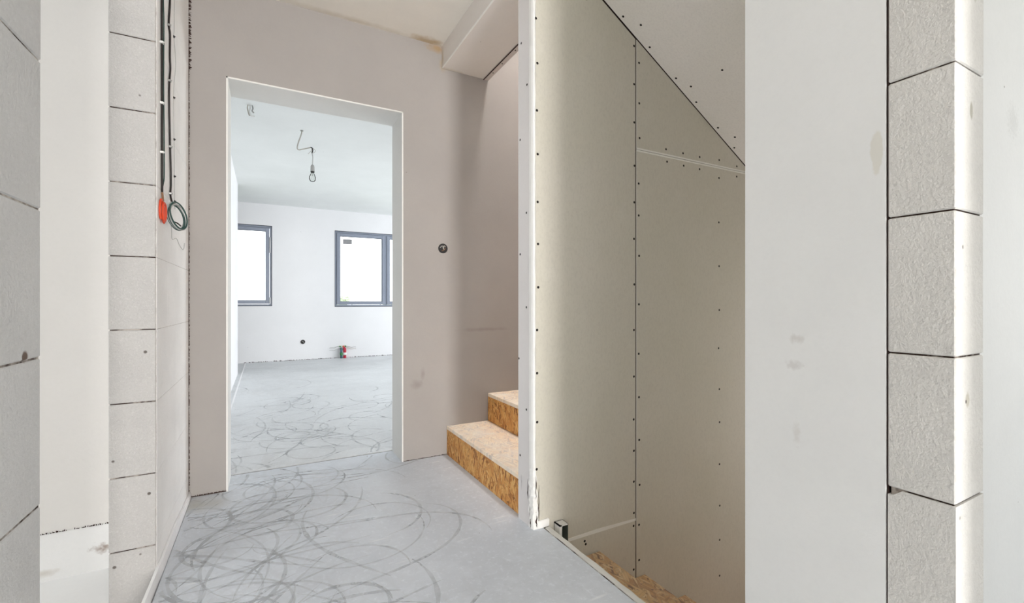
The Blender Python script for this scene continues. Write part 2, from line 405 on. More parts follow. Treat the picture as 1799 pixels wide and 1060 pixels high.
# ------------------------------------------------------------------ measured planes of the place (metres)
XL, XLO = -0.339, -0.468            # hall face and far face of the left block wall
YJ, YN = 2.01, 1.072                # far and near jamb of the opening in it
YD, YD2 = 2.7755, 3.02              # wall with the doorway
DX0, DX1, DZ = -0.1718, 0.7399, 2.147
CZ = 2.62                           # ceiling
YP, YP2, XP = 1.678, 1.81, 1.0138   # gypsum partition between the two flights
XE = 1.090                          # floor edge at the stair
XR = 1.035                          # pier on the right
JZ = lambda n: -0.13 + 0.2539 * n   # bed joints

def block_wall(bm, run, a0, a1, t0, t1, splits, ztop=CZ, zbot=-0.13, gap=0.0032, inset=0.004, skip=None):
    """courses of aerated blocks; run 'y' or 'x'; t0..t1 is the thickness; splits(course) lists the butt joints"""
    n = 0
    while JZ(n) < ztop - 0.01:
        z0, z1 = JZ(n) + gap / 2, min(JZ(n + 1), ztop) - gap / 2
        cuts = [a0] + [s for s in splits(n) if a0 + 0.03 < s < a1 - 0.03] + [a1]
        for i in range(len(cuts) - 1):
            b0 = cuts[i] + (gap / 2 if i else 0); b1 = cuts[i + 1] - (gap / 2 if i < len(cuts) - 2 else 0)
            j = random.uniform(-0.0008, 0.0008)
            if n == skip: continue
            if run == 'y': vv = box(bm, t0 + j, t1 + j, b0, b1, z0, z1, 0, 0.0022)
            else: vv = box(bm, b0, b1, t0 + j, t1 + j, z0, z1, 0, 0.0022)
        n += 1
    e = inset
    if run == 'y': box(bm, t0 + e, t1 - e, a0 + e, a1 - e, zbot, ztop, 1)
    else: box(bm, a0 + e, a1 - e, t0 + e, t1 - e, zbot, ztop, 1)

# ------------------------------------------------------------------ left block wall with its open doorway
bm = bmesh.new()
block_wall(bm, 'y', -5.0, YN, XLO, XL, lambda n: [YN - 0.6 * i - (0.3 if n % 2 else 0) for i in range(1, 11)], gap=0.0026, inset=0.002)
box(bm, XLO, XL, YN, YJ, 2.2, CZ, 0)
struct('wall_left', bm, ['block_near', 'mortar_mid'])
bm = bmesh.new()
def far_split(n): return [2.211] if n == 4 else ([2.52] if n % 2 else [])
block_wall(bm, 'y', YJ, YD - 0.005, XLO, XL, far_split, gap=0.0034, inset=0.0035)
# the hall side has been rubbed over with thin mortar: a skin with only hairline joints
o = struct('wall_left', bm, ['block_jamb', 'mortar_dark'])
bm = bmesh.new()
n = 0
while JZ(n) < CZ - 0.02:
    z0, z1 = JZ(n) + 0.0007, min(JZ(n + 1), CZ) - 0.0007
    cuts = [YJ + 0.0015] + far_split(n) + [YD - 0.006]
    for i in range(len(cuts) - 1):
        box(bm, XL - 0.001, XL + 0.0022, cuts[i] + 0.0006, cuts[i + 1] - 0.0006, z0, z1, 0, 0.0005)
    n += 1
box(bm, XL - 0.001, XL + 0.0012, YJ + 0.002, YD - 0.007, -0.13, CZ, 1)
struct('skim_coat', bm, ['block_light', 'mortar_light'], parent=o)

# side room beyond it
bm = bmesh.new()
box(bm, -3.6, XLO, 2.45, 2.75, 0.069, CZ, 0)
struct('wall_side_room', bm, 'plaster_side')
bm = bmesh.new(); box(bm, -3.6, XLO, 2.456, 2.75, -0.13, 0.069, 0)
struct('baseboard_side_room', bm, 'bare_base')
bm = bmesh.new(); box(bm, -3.6, XLO, -1.3, 2.5, -0.3, -0.122, 0); box(bm, XLO, XL - 0.012, YN, YJ, -0.3, -0.122, 0)
struct('floor_side_room', bm, 'raw_floor')
bm = bmesh.new()
box(bm, -3.7, -3.55, -1.3, 2.6, -0.3, 0.55, 0); box(bm, -3.7, -3.55, -1.3, 2.6, 2.3, CZ, 0)
box(bm, -3.7, -3.55, -1.3, -0.6, 0.55, 2.3, 0); box(bm, -3.7, -3.55, 1.8, 2.6, 0.55, 2.3, 0)
box(bm, -3.7, XLO, -1.45, -1.3, -0.3, CZ, 0)
struct('wall_side_room', bm, 'plaster_side')
bm = bmesh.new(); box(bm, -3.7, XLO + 0.05, -1.45, 2.75, CZ, CZ + 0.2, 0)
struct('ceiling_side_room', bm, 'ceiling_room')

# ------------------------------------------------------------------ wall with the doorway
bm = bmesh.new()
box(bm, -0.60, DX0, YD, YD2, -0.13, CZ + 0.05); box(bm, DX1, 4.2, YD, YD2, -2.7, 5.2); box(bm, DX0, DX1, YD, YD2, DZ, CZ + 0.05)
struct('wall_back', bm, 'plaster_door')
bm = bmesh.new()
t = 0.006; g = 0.0012
for x0, x1 in ((DX0 - 0.001, DX0 + t * 0), (DX1, DX1 + 0.001)): pass
# plaster corner beads round the opening, hall side and room side
for y0, y1 in ((YD - g, YD + 0.02), (YD2 - 0.02, YD2 + g)):
    box(bm, DX0 - t, DX0 + g, y0, y1, 0, DZ + t, 0, 0.0005); box(bm, DX1 - g, DX1 + t, y0, y1, 0, DZ + t, 0, 0.0005)
    box(bm, DX0 - t, DX1 + t, y0, y1, DZ - g, DZ + t, 0, 0.0005)
# plastered reveals, painted whiter to carry the light that falls on them
box(bm, DX0 - 0.001, DX0 + 0.0016, YD + 0.004, YD2 - 0.004, 0, DZ, 1); box(bm, DX1 - 0.0016, DX1 + 0.001, YD + 0.004, YD2 - 0.004, 0, DZ, 1)
box(bm, DX0, DX1, YD + 0.004, YD2 - 0.004, DZ - 0.0016, DZ + 0.001, 1)
struct('trim_1', bm, ['bead', 'reveal'])

# ------------------------------------------------------------------ floors
bm = bmesh.new()
box(bm, XL + 0.014, XE - 0.026, -5.1, YD2 - 0.002, -0.13, 0, 0, 0.002)
box(bm, XE - 0.026, 2.8, YP2, YD, -0.13, -0.001, 0); box(bm, XE - 0.03, 4.3, -3.1, 0.5, -0.13, -0.001, 0)
fl = struct('floor', bm, 'screed')
rs = random.Random(31)
def strokes(bm, n, place, inside, z0):
    """swirling hose and brush strokes dried into the screed"""
    for i in range(n):
        x, y = place(); h = rs.gauss(0.25, 0.7) + (math.pi if rs.random() < 0.5 else 0)
        kap = rs.choice((-1, 1)) * rs.uniform(0.4, 5.5); dk = rs.uniform(-3, 3); ln = rs.uniform(0.25, 1.0); w_ = rs.uniform(0.0040, 0.0085); st = 0.012
        z = z0 + i * 6e-6; prev = None; m = int(ln / st)
        for j in range(m + 1):
            if not inside(x, y): break
            nx, ny = -math.sin(h), math.cos(h); ww = w_ * min(1, 0.25 + 3 * min(j, m - j) / max(1, m)) * (1 + 0.2 * math.sin(j * 0.7 + i))
            row = (bm.verts.new((x + nx * ww, y + ny * ww, z)), bm.verts.new((x - nx * ww, y - ny * ww, z)))
            if prev: bm.faces.new((prev[0], prev[1], row[1], row[0]))
            prev = row; x += math.cos(h) * st; y += math.sin(h) * st; h += kap * st; kap += dk * st * 3
bm = bmesh.new()
def place_hall():
    return (-0.30 + abs(rs.gauss(0, 0.27)), rs.uniform(1.15, 2.95))
strokes(bm, 120, place_hall, lambda x, y: -0.315 < x < 0.95 and 0.7 < y < 3.0 and not (y > YD - 0.01 and not DX0 + 0.01 < x < DX1 - 0.01), 0.0003)
obj('slurry_strokes', bm, 'slurry', fl, recalc=False)['kind'] = 'stuff'
bm = bmesh.new(); box(bm, -1.6, 5.2, YD2 + 0.012, 8.7, -0.13, 0.001, 0, 0.002)
fl = struct('floor_living_room', bm, 'screed_room')
bm = bmesh.new()
strokes(bm, 90, lambda: (-0.2 + abs(rs.gauss(0, 0.6)), 3.06 + abs(rs.gauss(0, 1.3))), lambda x, y: -0.25 < x < 2.5 and 3.05 < y < 7.2, 0.0014)
obj('slurry_strokes', bm, 'slurry', fl, recalc=False)['kind'] = 'stuff'
bm = bmesh.new(); box(bm, -0.6, 5.2, -3.1, 8.7, -0.33, -0.131) if False else box(bm, -1.6, XE, YN, 8.7, -0.30, -0.131)
struct('floor_slab', bm, 'dark_gap')
bm = bmesh.new(); box(bm, -0.287, -0.273, 4.6, 8.47, 0.0, 0.006)
struct('trim_2', bm, 'foam')
bm = bmesh.new(); box(bm, DX0, DX1, YD2 - 0.002, YD2 + 0.012, -0.12, -0.004)
struct('trim_5', bm, 'dark_gap')
# open cracks: ragged dark ribbons where plaster stops short of its neighbour
def crack(bm, a, b, width_dir, off, w, m, holes=0.0, amp=0.6):
    a, b, wd, off = Vector(a), Vector(b), Vector(width_dir), Vector(off)
    prev = None
    for i in range(m + 1):
        p = a.lerp(b, i / m); k = max(0.12, 1 - amp + amp * 2 * random.random()); sh = random.uniform(-0.12, 0.12)
        row = (bm.verts.new(p + wd * w * (sh)), bm.verts.new(p + wd * w * (sh + k)))
        if prev and random.random() >= holes: bm.faces.new((prev[0], prev[1], row[1], row[0]))
        prev = row
bm = bmesh.new()
crack(bm, (XL + 0.001, YD - 0.0011, 0.03), (XL + 0.001, YD - 0.0011, 2.15), (1, 0, 0), (0, 0, 0), 0.0040, 400, 0.02, 0.45)
crack(bm, (XL + 0.001, YD - 0.0012, 2.15), (XL + 0.001, YD - 0.0012, CZ), (1, 0, 0), (0, 0, 0), 0.0085, 160, 0.12, 0.9)
crack(bm, (XL + 0.012, YD - 0.0011, 0.001), (DX0 - 0.004, YD - 0.0011, 0.001), (0, 0, 1), (0, 0, 0), 0.006, 60, 0.0)
crack(bm, (DX1 + 0.008, YD - 0.0011, 0.001), (1.028, YD - 0.0011, 0.001), (0, 0, 1), (0, 0, 0), 0.0032, 60, 0.1)
crack(bm, (-0.3, 8.4988, 0.002), (2.4, 8.4988, 0.002), (0, 0, 1), (0, 0, 0), 0.009, 420, 0.35, 0.95)
crack(bm, (-0.80, 2.4488, 0.066), (-0.50, 2.4488, 0.066), (0, 0, 1), (0, 0, 0), 0.004, 120, 0.4, 0.95)
struct('trim_6', bm, 'dark_gap', recalc=False)

# ------------------------------------------------------------------ living room shell
YF = 8.5
W1 = (-0.95, 0.0997, 0.92, 2.248); W2 = (1.072, 2.95, 0.905, 2.247)
bm = bmesh.new()
def wall_with_holes(bm, x0, x1, y0, y1, z0, z1, holes):
    xs = x0
    for (a, b, c, d) in holes:
        box(bm, xs, a, y0, y1, z0, z1); box(bm, a, b, y0, y1, z0, c); box(bm, a, b, y0, y1, d, z1); xs = b
    box(bm, xs, x1, y0, y1, z0, z1)
wall_with_holes(bm, -1.6, 5.3, YF, YF + 0.36, -0.13, CZ, [W1, W2])
struct('wall_living_room', bm, 'plaster_room')
bm = bmesh.new(); box(bm, -0.45, -0.33, YD2, 7.25, -0.13, CZ)
struct('wall_living_room', bm, 'plaster_room')
bm = bmesh.new(); box(bm, -1.6, -1.5, YD2, YF, -0.13, CZ); box(bm, -1.6, -0.45, YD2, YD2 + 0.1, -0.13, CZ)
box(bm, 5.1, 5.3, YD2, 4.3, -0.13, CZ); box(bm, 5.1, 5.3, 7.5, YF, -0.13, CZ); box(bm, 5.1, 5.3, 4.3, 7.5, 2.25, CZ)
struct('wall_living_room', bm, 'plaster_room')
bm = bmesh.new(); box(bm, -1.6, 5.3, YD2 - 0.002, YF + 0.36, CZ - 0.02, CZ + 0.2)
struct('ceiling_living_room', bm, 'ceiling_room')

def window(num, x0, x1, z0, z1, splits, sticker=None, hinge=None):
    """fixed frame, sashes between the splits, panes"""
    y0, y1 = YF + 0.012, YF + 0.085
    bm = bmesh.new(); fw = 0.034
    box(bm, x0, x0 + fw, y0, y1, z0, z1, 0, 0.003); box(bm, x1 - fw, x1, y0, y1, z0, z1, 0, 0.003)
    box(bm, x0 + fw, x1 - fw, y0, y1, z0, z0 + fw, 0, 0.003); box(bm, x0 + fw, x1 - fw, y0, y1, z1 - fw, z1, 0, 0.003)
    for s in splits: box(bm, s - 0.012, s + 0.012, y0 + 0.004, y1, z0 + fw, z1 - fw, 0, 0.002)
    root = struct('window_%d' % num, bm, 'anthracite')
    ed = [x0 + fw] + list(splits) + [x1 - fw]
    for a, b in zip(ed, ed[1:]):
        a2 = a + (0.012 if a in splits else 0.0) + 0.003; b2 = b - (0.012 if b in splits else 0.0) - 0.003
        c2, d2 = z0 + fw + 0.003, z1 - fw - 0.003; sw = 0.056
        bm = bmesh.new(); yy = y0 - 0.008
        for q in ((a2, a2 + sw, c2, d2), (b2 - sw, b2, c2, d2), (a2 + sw, b2 - sw, c2, c2 + sw), (a2 + sw, b2 - sw, d2 - sw, d2)):
            box(bm, q[0], q[1], yy, y1 - 0.01, q[2], q[3], 0, 0.003)
        s = obj('sash', bm, 'anthracite', root)
        bm = bmesh.new(); box(bm, a2 + sw - 0.004, b2 - sw + 0.004, yy + 0.03, yy + 0.036, c2 + sw - 0.004, d2 - sw + 0.004)
        obj('pane', bm, 'pane', s)
        bm = bmesh.new(); k = 0.004
        for q in ((a2 + sw, a2 + sw + k, c2 + sw, d2 - sw), (b2 - sw - k, b2 - sw, c2 + sw, d2 - sw), (a2 + sw, b2 - sw, c2 + sw, c2 + sw + k), (a2 + sw, b2 - sw, d2 - sw - k, d2 - sw)):
            box(bm, q[0], q[1], yy + 0.012, yy + 0.03, q[2], q[3])
        obj('gasket', bm, 'gasket', s)
    # dark shadow joint round the frame
    bm = bmesh.new(); k = 0.008
    box(bm, x0, x0 + k, y0 - 0.010, y0, z0, z1); box(bm, x1 - k, x1, y0 - 0.010, y0, z0, z1)
    box(bm, x0 + k, x1 - k, y0 - 0.010, y0, z0, z0 + k); box(bm, x0 + k, x1 - k, y0 - 0.010, y0, z1 - k, z1)
    obj('seal', bm, 'gasket', root)
    for zz, hh in (hinge or []):
        bm = bmesh.new(); lathe(bm, [(0.007, 0), (0.007, hh)], (x1 - 0.03, y0 - 0.012, zz), 'z', 12)
        obj('hinge', bm, 'white_plastic', root)
    if sticker:
        bm = bmesh.new(); box(bm, sticker[0], sticker[1], y0 + 0.018, y0 + 0.0195, sticker[2], sticker[3])
        o = obj('sticker', bm, 'paper', root); o['label'] = 'grey paper label stuck on the glass'
    return root
window(1, *W1, [], None, [(0.955, 0.11), (1.80, 0.26)])
window(2, *W2, [1.965], (1.212, 1.365, 2.02, 2.108))

# garden seen faintly over the sills
bm = bmesh.new(); box(bm, -40, 40, 9.2, 90, -0.8, -0.5)
struct('ground', bm, 'soil')
def shrub(loc, r, h, label):
    t = thing('garden_shrub', label, 'shrub', loc, 'pale shrubs outside the windows')
    bm = bmesh.new()
    for i in range(340):
        q = random.uniform(0, 6.283); z = random.random(); rad = r * math.sqrt(random.random()) * (0.55 + 0.6 * math.sin(math.pi * min(1, z + 0.15)))
        c = Vector((loc[0] + rad * math.cos(q), loc[1] + rad * math.sin(q), loc[2] + 0.25 + z * (h - 0.25)))
        R = Euler((random.uniform(0, 3), random.uniform(0, 3), random.uniform(0, 3))).to_matrix(); s = random.uniform(0.10, 0.2)
        vv = [bm.verts.new(c + R @ Vector(p) * s) for p in ((-1, 0, 0), (0, -.45, .1), (1, 0, 0), (0, .45, .1))]
        bm.faces.new(vv)
    obj('foliage', bm, 'leaf', t, recalc=False)
    bm = bmesh.new()
    for i in range(5):
        q = i * 1.257
        tube(bm, [(loc[0], loc[1], loc[2]), (loc[0] + 0.15 * r * math.cos(q), loc[1] + 0.15 * r * math.sin(q), loc[2] + h * 0.4), (loc[0] + 0.5 * r * math.cos(q), loc[1] + 0.5 * r * math.sin(q), loc[2] + h * 0.85)], 0.03, 6)
    obj('stem', bm, 'brown_cable', t)
shrub((3.6, 28, -0.5), 1.4, 1.8, 'low pale shrub outside, at the left under the wide window')
shrub((7.2, 29, -0.5), 1.3, 1.5, 'low pale shrub outside, at the middle of the wide window')

# ------------------------------------------------------------------ ceilings of the hall, bulkhead, soffit, upper stairwell
bm = bmesh.new()
box(bm, XLO - 0.05, 1.2, -5.1, -3.1, CZ, CZ + 0.2); box(bm, XLO - 0.05, 1.0, -3.1, YD2, CZ, CZ + 0.2); box(bm, 1.0, 4.3, -3.1, 0.707, CZ, CZ + 0.2); box(bm, 1.0, 1.29, YP, YD2, CZ, CZ + 0.2)
struct('ceiling', bm, 'ceiling')
bm = bmesh.new(); BX0, BX1, BZ = 0.994, 1.290, 2.480
box(bm, BX0, BX1, YP2, YD, BZ, CZ + 0.2, 0, 0.003); box(bm, BX0 - 0.0012, BX0 + 0.005, YP2, YD - 0.01, BZ - 0.0012, BZ + 0.005, 1)
o = struct('beam', bm, ['beam', 'bead'])
bm = bmesh.new()
box(bm, BX1 - 0.008, BX1 + 0.032, YP2, YD - 0.004, BZ - 0.0035, BZ - 0.002, 0); box(bm, BX1 - 0.006, BX1 + 0.0005, YP2, YD - 0.004, BZ - 0.0055, BZ - 0.002, 1)
box(bm, BX1 + 0.030, BX1 + 0.032, YP2, YD - 0.004, BZ - 0.0035, CZ + 0.1, 0)
for yy in (2.66, 2.53, 2.36, 2.15, 1.95): lathe(bm, [(0.0045, 0), (0.0045, -0.0015)], (BX1 + 0.014, yy, BZ - 0.003), 'z', 10, 2)
x = obj('metal_angle', bm, ['galvanised', 'dark_gap', 'screw'], o); x['label'] = 'galvanised steel edge profile'

# sloping underside of the upper flight, boarded
def soff(x_): return 2.407 - 0.598 * (x_ - 1.401)
bm = bmesh.new()
xa, xb = 1.0138, 3.35
prism(bm, [(xa, soff(xa)), (xb, soff(xb)), (xb, soff(xb) + 0.03), (xa, soff(xa) + 0.03)], 'y', 0.707, YP - 0.003)
nrm = Vector((-0.598, 0, -1)).normalized()
for p in [(1.502, 1.654), (1.574, 1.611), (1.673, 1.652), (1.857, 1.652), (1.926, 1.617), (2.009, 1.652), (1.924, 1.433), (2.183, 1.652), (2.267, 1.61), (2.326, 1.655), (1.3, 1.4), (1.6, 1.2), (2.2, 1.2), (1.3, 1.65), (2.5, 1.655), (2.6, 1.3)]:
    c = Vector((p[0], p[1], soff(p[0]))) + nrm * 0.0006; e1 = Vector((0, 1, 0)); e2 = nrm.cross(e1)
    f = bm.faces.new([bm.verts.new(c + (e1 * math.cos(q) + e2 * math.sin(q)) * 0.0058) for q in (k * math.pi / 5 for k in range(10))]); f.material_index = 1
struct('ceiling_stair_soffit', bm, ['gypsum_soffit', 'screw'], recalc=False)
bm = bmesh.new(); box(bm, 1.29, 4.3, 0.5, YD2, 5.0, 5.2); box(bm, 0.9, 1.29, 0.5, YD2, CZ + 0.2, 5.2); box(bm, 4.1, 4.3, 0.4, YD2, -2.7, 5.2)
box(bm, 1.2, 4.3, 0.42, 0.707, CZ + 0.2, 5.2)
struct('wall_upper_stairwell', bm, 'plaster_white')

# ------------------------------------------------------------------ gypsum partition between the flights
PT = 0.0125
bm = bmesh.new()
box(bm, XP + PT, 3.4, YP + PT, YP2 - PT, -2.0, 5.0, 0)
part = struct('wall_partition', bm, 'dark_gap')
def screws(bm, pts, y=YP, mat=2, r=0.0060):
    for x_, z_ in pts:
        c = (x_ + random.uniform(-.002, .002), y - 0.0006, z_)
        f = bm.faces.new([bm.verts.new((c[0] + r * math.cos(q), c[1], c[2] + r * math.sin(q))) for q in (k * math.pi / 5 for k in range(10))]); f.material_index = mat
def board(pts, scr, bev=0.0):
    """front board with outline pts (x, z); white chamfered rim where bev > 0"""
    bm = bmesh.new()
    prism(bm, pts, 'y', YP, YP + PT)
    fr = [f for f in bm.faces if all(abs(v.co.y - YP) < 1e-6 for v in f.verts)]
    bmesh.ops.recalc_face_normals(bm, faces=bm.faces[:])
    if bev:
        r = bmesh.ops.inset_region(bm, faces=fr, thickness=bev, depth=0.0)
        for f in r['faces']: f.material_index = 1
        for f in r['faces']:
            for v in f.verts:
                if any(abs(v.co.x - p[0]) < 1e-6 and abs(v.co.z - p[1]) < 1e-6 for p in pts): v.co.y += bev * 0.5
    for f in bm.faces:
        if f not in fr and f.material_index == 0: f.material_index = 1
    screws(bm, scr)
    return obj('gypsum_board', bm, ['gypsum', 'gypsum_core', 'screw'], part, recalc=False)
G = 0.0022
XJ = 1.607
A = [(1.03, 2.21), (1.036, 2.017), (1.033, 1.812), (1.036, 1.623), (1.039, 1.416), (1.039, 1.234), (1.039, 1.046), (1.036, 0.861), (1.033, 0.674), (1.033, 0.462), (1.033, 0.258), (1.03, 0.051), (1.595, 2.262 - .02), (1.595, 2.054), (1.595, 1.866), (1.595, 1.653), (1.593, 1.473), (1.593, 1.293), (1.593, 1.069), (1.593, 0.845), (1.592, 0.616), (1.593, 0.405), (1.593, 0.251), (1.594, 0.099), (1.594, -0.055), (1.3, 2.38)]
B = [(1.592, -0.118), (1.592, -0.333), (1.291, -0.103 + .045 - .06), (1.297, -0.103 - .03)]
R_ = [(1.626, 1.569), (1.626, 1.411), (1.626, 1.211), (1.626, 0.971), (1.626, 0.726), (1.626, 0.511), (1.628, 0.299), (1.628, 0.076), (1.628, -0.121), (1.628, -0.296), (2.225, 1.427), (2.225, 1.183), (2.225, 0.938), (2.22, 0.725), (2.229, 0.496), (2.229, 0.312), (2.229, 0.077), (2.229, -0.155), (2.229, -0.346), (2.229, -0.546), (1.821, 1.706), (1.943, 1.703), (2.066, 1.702), (2.225, 1.675), (2.378, 1.703)]
U = [(1.628, 2.167), (1.628, 1.967), (1.628, 1.795), (1.813, 1.769), (1.938, 1.768), (2.066, 1.768), (2.225, 1.775), (2.378, 1.762)]
ZL = -0.090; ZH = 1.736
board([(XP + 0.012, ZL + 0.004), (XJ - G, ZL + 0.004), (XJ - G, soff(XJ) - 0.004), (XP + 0.012, soff(XP + 0.012) - 0.004)], A, 0.003)
board([(XE - 0.05, -2.0), (XJ - G, -2.0), (XJ - G, ZL - 0.004), (XE - 0.05, ZL - 0.004)], B, 0.003)
board([(XJ + G, -2.0), (3.3, -2.0), (3.3, ZH - 0.001), (XJ + G, ZH - 0.001)], R_, 0.003)
board([(XJ + G, ZH + 0.001), ((2.407 + 0.598 * 1.401 - ZH) / 0.598 - 0.006, ZH + 0.001), (XJ + G, soff(XJ) - 0.004)], U, 0.003)
# back boards of the partition, facing the upper flight
bm = bmesh.new(); box(bm, XP + PT, 3.4, YP2 - PT, YP2, -0.13, 5.0)
obj('gypsum_board', bm, ['gypsum_soffit'], part)
# front board above the sloping soffit (upper flight side)
# white bevelled joint between the two right boards, dark line down the upright joint
bm = bmesh.new(); zx = (2.407 + 0.598 * 1.401 - ZH) / 0.598
for sg in (-1, 1):
    prism(bm, [(XJ + G + 0.001, ZH + sg * 0.0012), (zx - 0.004, ZH + sg * 0.0012), (zx - 0.004 - (0.016 if sg > 0 else 0), ZH + sg * 0.0085), (XJ + G + 0.001, ZH + sg * 0.0095)], 'y', YP - 0.0008, YP + 0.003)
obj('joint_filler', bm, 'filler', part)
bm = bmesh.new(); box(bm, XJ - G, XJ + G, YP + 0.0015, YP + 0.006, -0.4, soff(XJ) - 0.002); obj('joint_gap', bm, 'dark_gap', part)
# white filler in the low level joint
bm = bmesh.new()
prism(bm, [(XE + 0.06, ZL - 0.008), (XJ - G, ZL - 0.005), (XJ - G, ZL + 0.006), (1.36, ZL + 0.011), (XE + 0.06, ZL + 0.004)], 'y', YP - 0.001, YP + 0.004)
obj('joint_filler', bm, 'filler', part)
# end face of the partition with its white corner bead, torn at the foot
bm = bmesh.new()
box(bm, XP, XP + PT, YP + 0.006, YP2 - 0.001, -0.02, CZ + 0.01, 0, 0.002)
for yy, zz in [(1.779, 2.148), (1.728, 1.94), (1.789, 1.716), (1.733, 1.376), (1.789, 1.198), (1.733, 0.959), (1.80, 0.726), (1.733, 0.507), (1.789, 0.289)]:
    f = bm.faces.new([bm.verts.new((XP - 0.0006, yy + 0.0055 * math.cos(q), zz + 0.0055 * math.sin(q))) for q in (k * math.pi / 5 for k in range(10))]); f.material_index = 1
obj('end_board', bm, ['end_paper', 'screw'], part)
bm = bmesh.new()
def bead_x(z):   # how far the bead spreads over the front, ragged near the floor
    return 0.007 + 0.002 * math.sin(z * 31) + (0.020 * (1 - z / 0.25) ** 0.6 * (1 + 0.35 * math.sin(z * 95)) if z < 0.25 else 0)
prev = None
zs = [i * 0.012 for i in range(0, 23)] + [0.28 + 0.08 * i for i in range(0, 30)]
for z in zs:
    wv = bead_x(z); dn = 0.0035 if z < 0.26 else 0.0005
    jit = (random.uniform(-1, 1) * dn, random.uniform(-1, 1) * dn)
    row = [bm.verts.new(p) for p in ((XP - 0.0012 - abs(jit[0]) * 0.6, YP + 0.030 + jit[1] * 2, z), (XP - 0.0020 + jit[0] * 0.6, YP + 0.010 + jit[1], z), (XP + 0.0005 + jit[1] * 0.8, YP - 0.0020 + jit[0] * 0.5, z), (XP + wv * 0.6, YP - 0.0030 + jit[0], z), (XP + wv + 0.004, YP - 0.0008, z))]
    if prev:
        for a in range(4):
            bm.faces.new((prev[a], prev[a + 1], row[a + 1], row[a]))
    prev = row
o = obj('corner_bead', bm, 'bead', part); tag(o, 'white corner bead, torn open and crumpled at the foot')
# dark tears in the crumpled foot
bm = bmesh.new()
def tear(c, ln, wd, face):
    pts = []
    m = 7
    for i in range(m + 1):
        t = i / m; off = random.uniform(-0.5, 0.5) * wd * 1.6; pts.append((off, t * ln, wd * (0.25 + math.sin(math.pi * t)) * random.uniform(0.4, 1.0)))
    L, R2 = [], []
    for off, h, ww in pts:
        if face == 'y':
            L.append(bm.verts.new((c[0] + off - ww, c[1], c[2] + h))); R2.append(bm.verts.new((c[0] + off + ww, c[1], c[2] + h)))
        else:
            L.append(bm.verts.new((c[0], c[1] + off - ww, c[2] + h))); R2.append(bm.verts.new((c[0], c[1] + off + ww, c[2] + h)))
    for i in range(m): bm.faces.new((L[i], R2[i], R2[i + 1], L[i + 1]))
tear((XP - 0.0062, YP + 0.035, 0.12), 0.09, 0.0028, 'x'); tear((XP - 0.0062, YP + 0.018, 0.05), 0.05, 0.0018, 'x')
tear((XP - 0.0062, YP + 0.09, 0.14), 0.07, 0.0012, 'x'); tear((XP + 0.026, YP - 0.0068, 0.02), 0.17, 0.0022, 'y')
tear((XP + 0.014, YP - 0.0068, 0.01), 0.05, 0.003, 'y'); tear((XP + 0.012, YP - 0.0068, 0.13), 0.10, 0.0018, 'y'); tear((XP - 0.0062, YP + 0.012, 0.005), 0.04, 0.003, 'x')
obj('tear', bm, 'dark_gap', part)
# white stub of the board at the floor
bm = bmesh.new(); box(bm, XP + 0.02, XE + 0.004, YP - 0.010, YP + 0.004, 0.0, 0.035, 0, 0.004)
o = obj('board_stub', bm, 'bead', part)

# ------------------------------------------------------------------ right side: plastered stairwell wall, block pier
bm = bmesh.new(); box(bm, XR, 4.2, 0.42, 0.707, -2.7, CZ)
struct('wall_stairwell', bm, 'plaster_white')
bm = bmesh.new()
block_wall(bm, 'x', XR, 1.157, 0.32, 0.4165, lambda n: [], gap=0.003, inset=0.004, skip=2)
zb, zc = JZ(2) + 0.0015, JZ(3) - 0.0015
prism(bm, [(0.32, zb), (0.4165, zb), (0.4165, zc - 0.012), (0.408, zc - 0.011), (0.402, zc - 0.006), (0.395, zc), (0.32, zc)], 'x', XR, 1.157)
# knocked-off block corner beside the plaster
struct('wall_right', bm, ['block_pier', 'mortar_dark'])
bm = bmesh.new(); box(bm, XR + 0.005, 1.15, 0.4165, 0.42, -0.13, CZ)
struct('trim_3', bm, 'dark_gap')
bm = bmesh.new()
box(bm, XR, 1.157, -5.0, -3.2, -0.13, 0.55, 0); box(bm, XR, 1.157, -5.0, -3.2, 2.25, CZ, 0)
block_wall(bm, 'y', -3.2, -0.10, XR, 1.157, lambda n: [-0.10 - 0.6 * i - (0.3 if n % 2 else 0) for i in range(1, 8)])  # unseen stretch, carried this far to keep entrance light off the pier
box(bm, XR, 1.157, -0.10, 0.32, 2.2, CZ, 0)
struct('wall_right', bm, ['block_pier', 'mortar_dark'])
# remaining shell behind the viewer
bm = bmesh.new()
box(bm, -0.6, 0.14, -5.2, -5.0, -0.13, CZ); box(bm, 0.14, 1.02, -5.2, -5.0, 2.45, CZ); box(bm, 1.02, 1.2, -5.2, -5.0, -0.13, CZ); box(bm, 1.1, 1.85, -3.2, -3.0, -0.13, CZ)
box(bm, 1.85, 4.3, -3.2, -3.0, -0.13, CZ); box(bm, 4.2, 4.3, -3.2, -0.85, -0.13, CZ); box(bm, 4.2, 4.3, 0.25, 0.5, -0.13, CZ); box(bm, 4.2, 4.3, -0.85, 0.25, -0.13, 0.45); box(bm, 4.2, 4.3, -0.85, 0.25, 2.25, CZ)
struct('wall_front', bm, 'plaster_white')

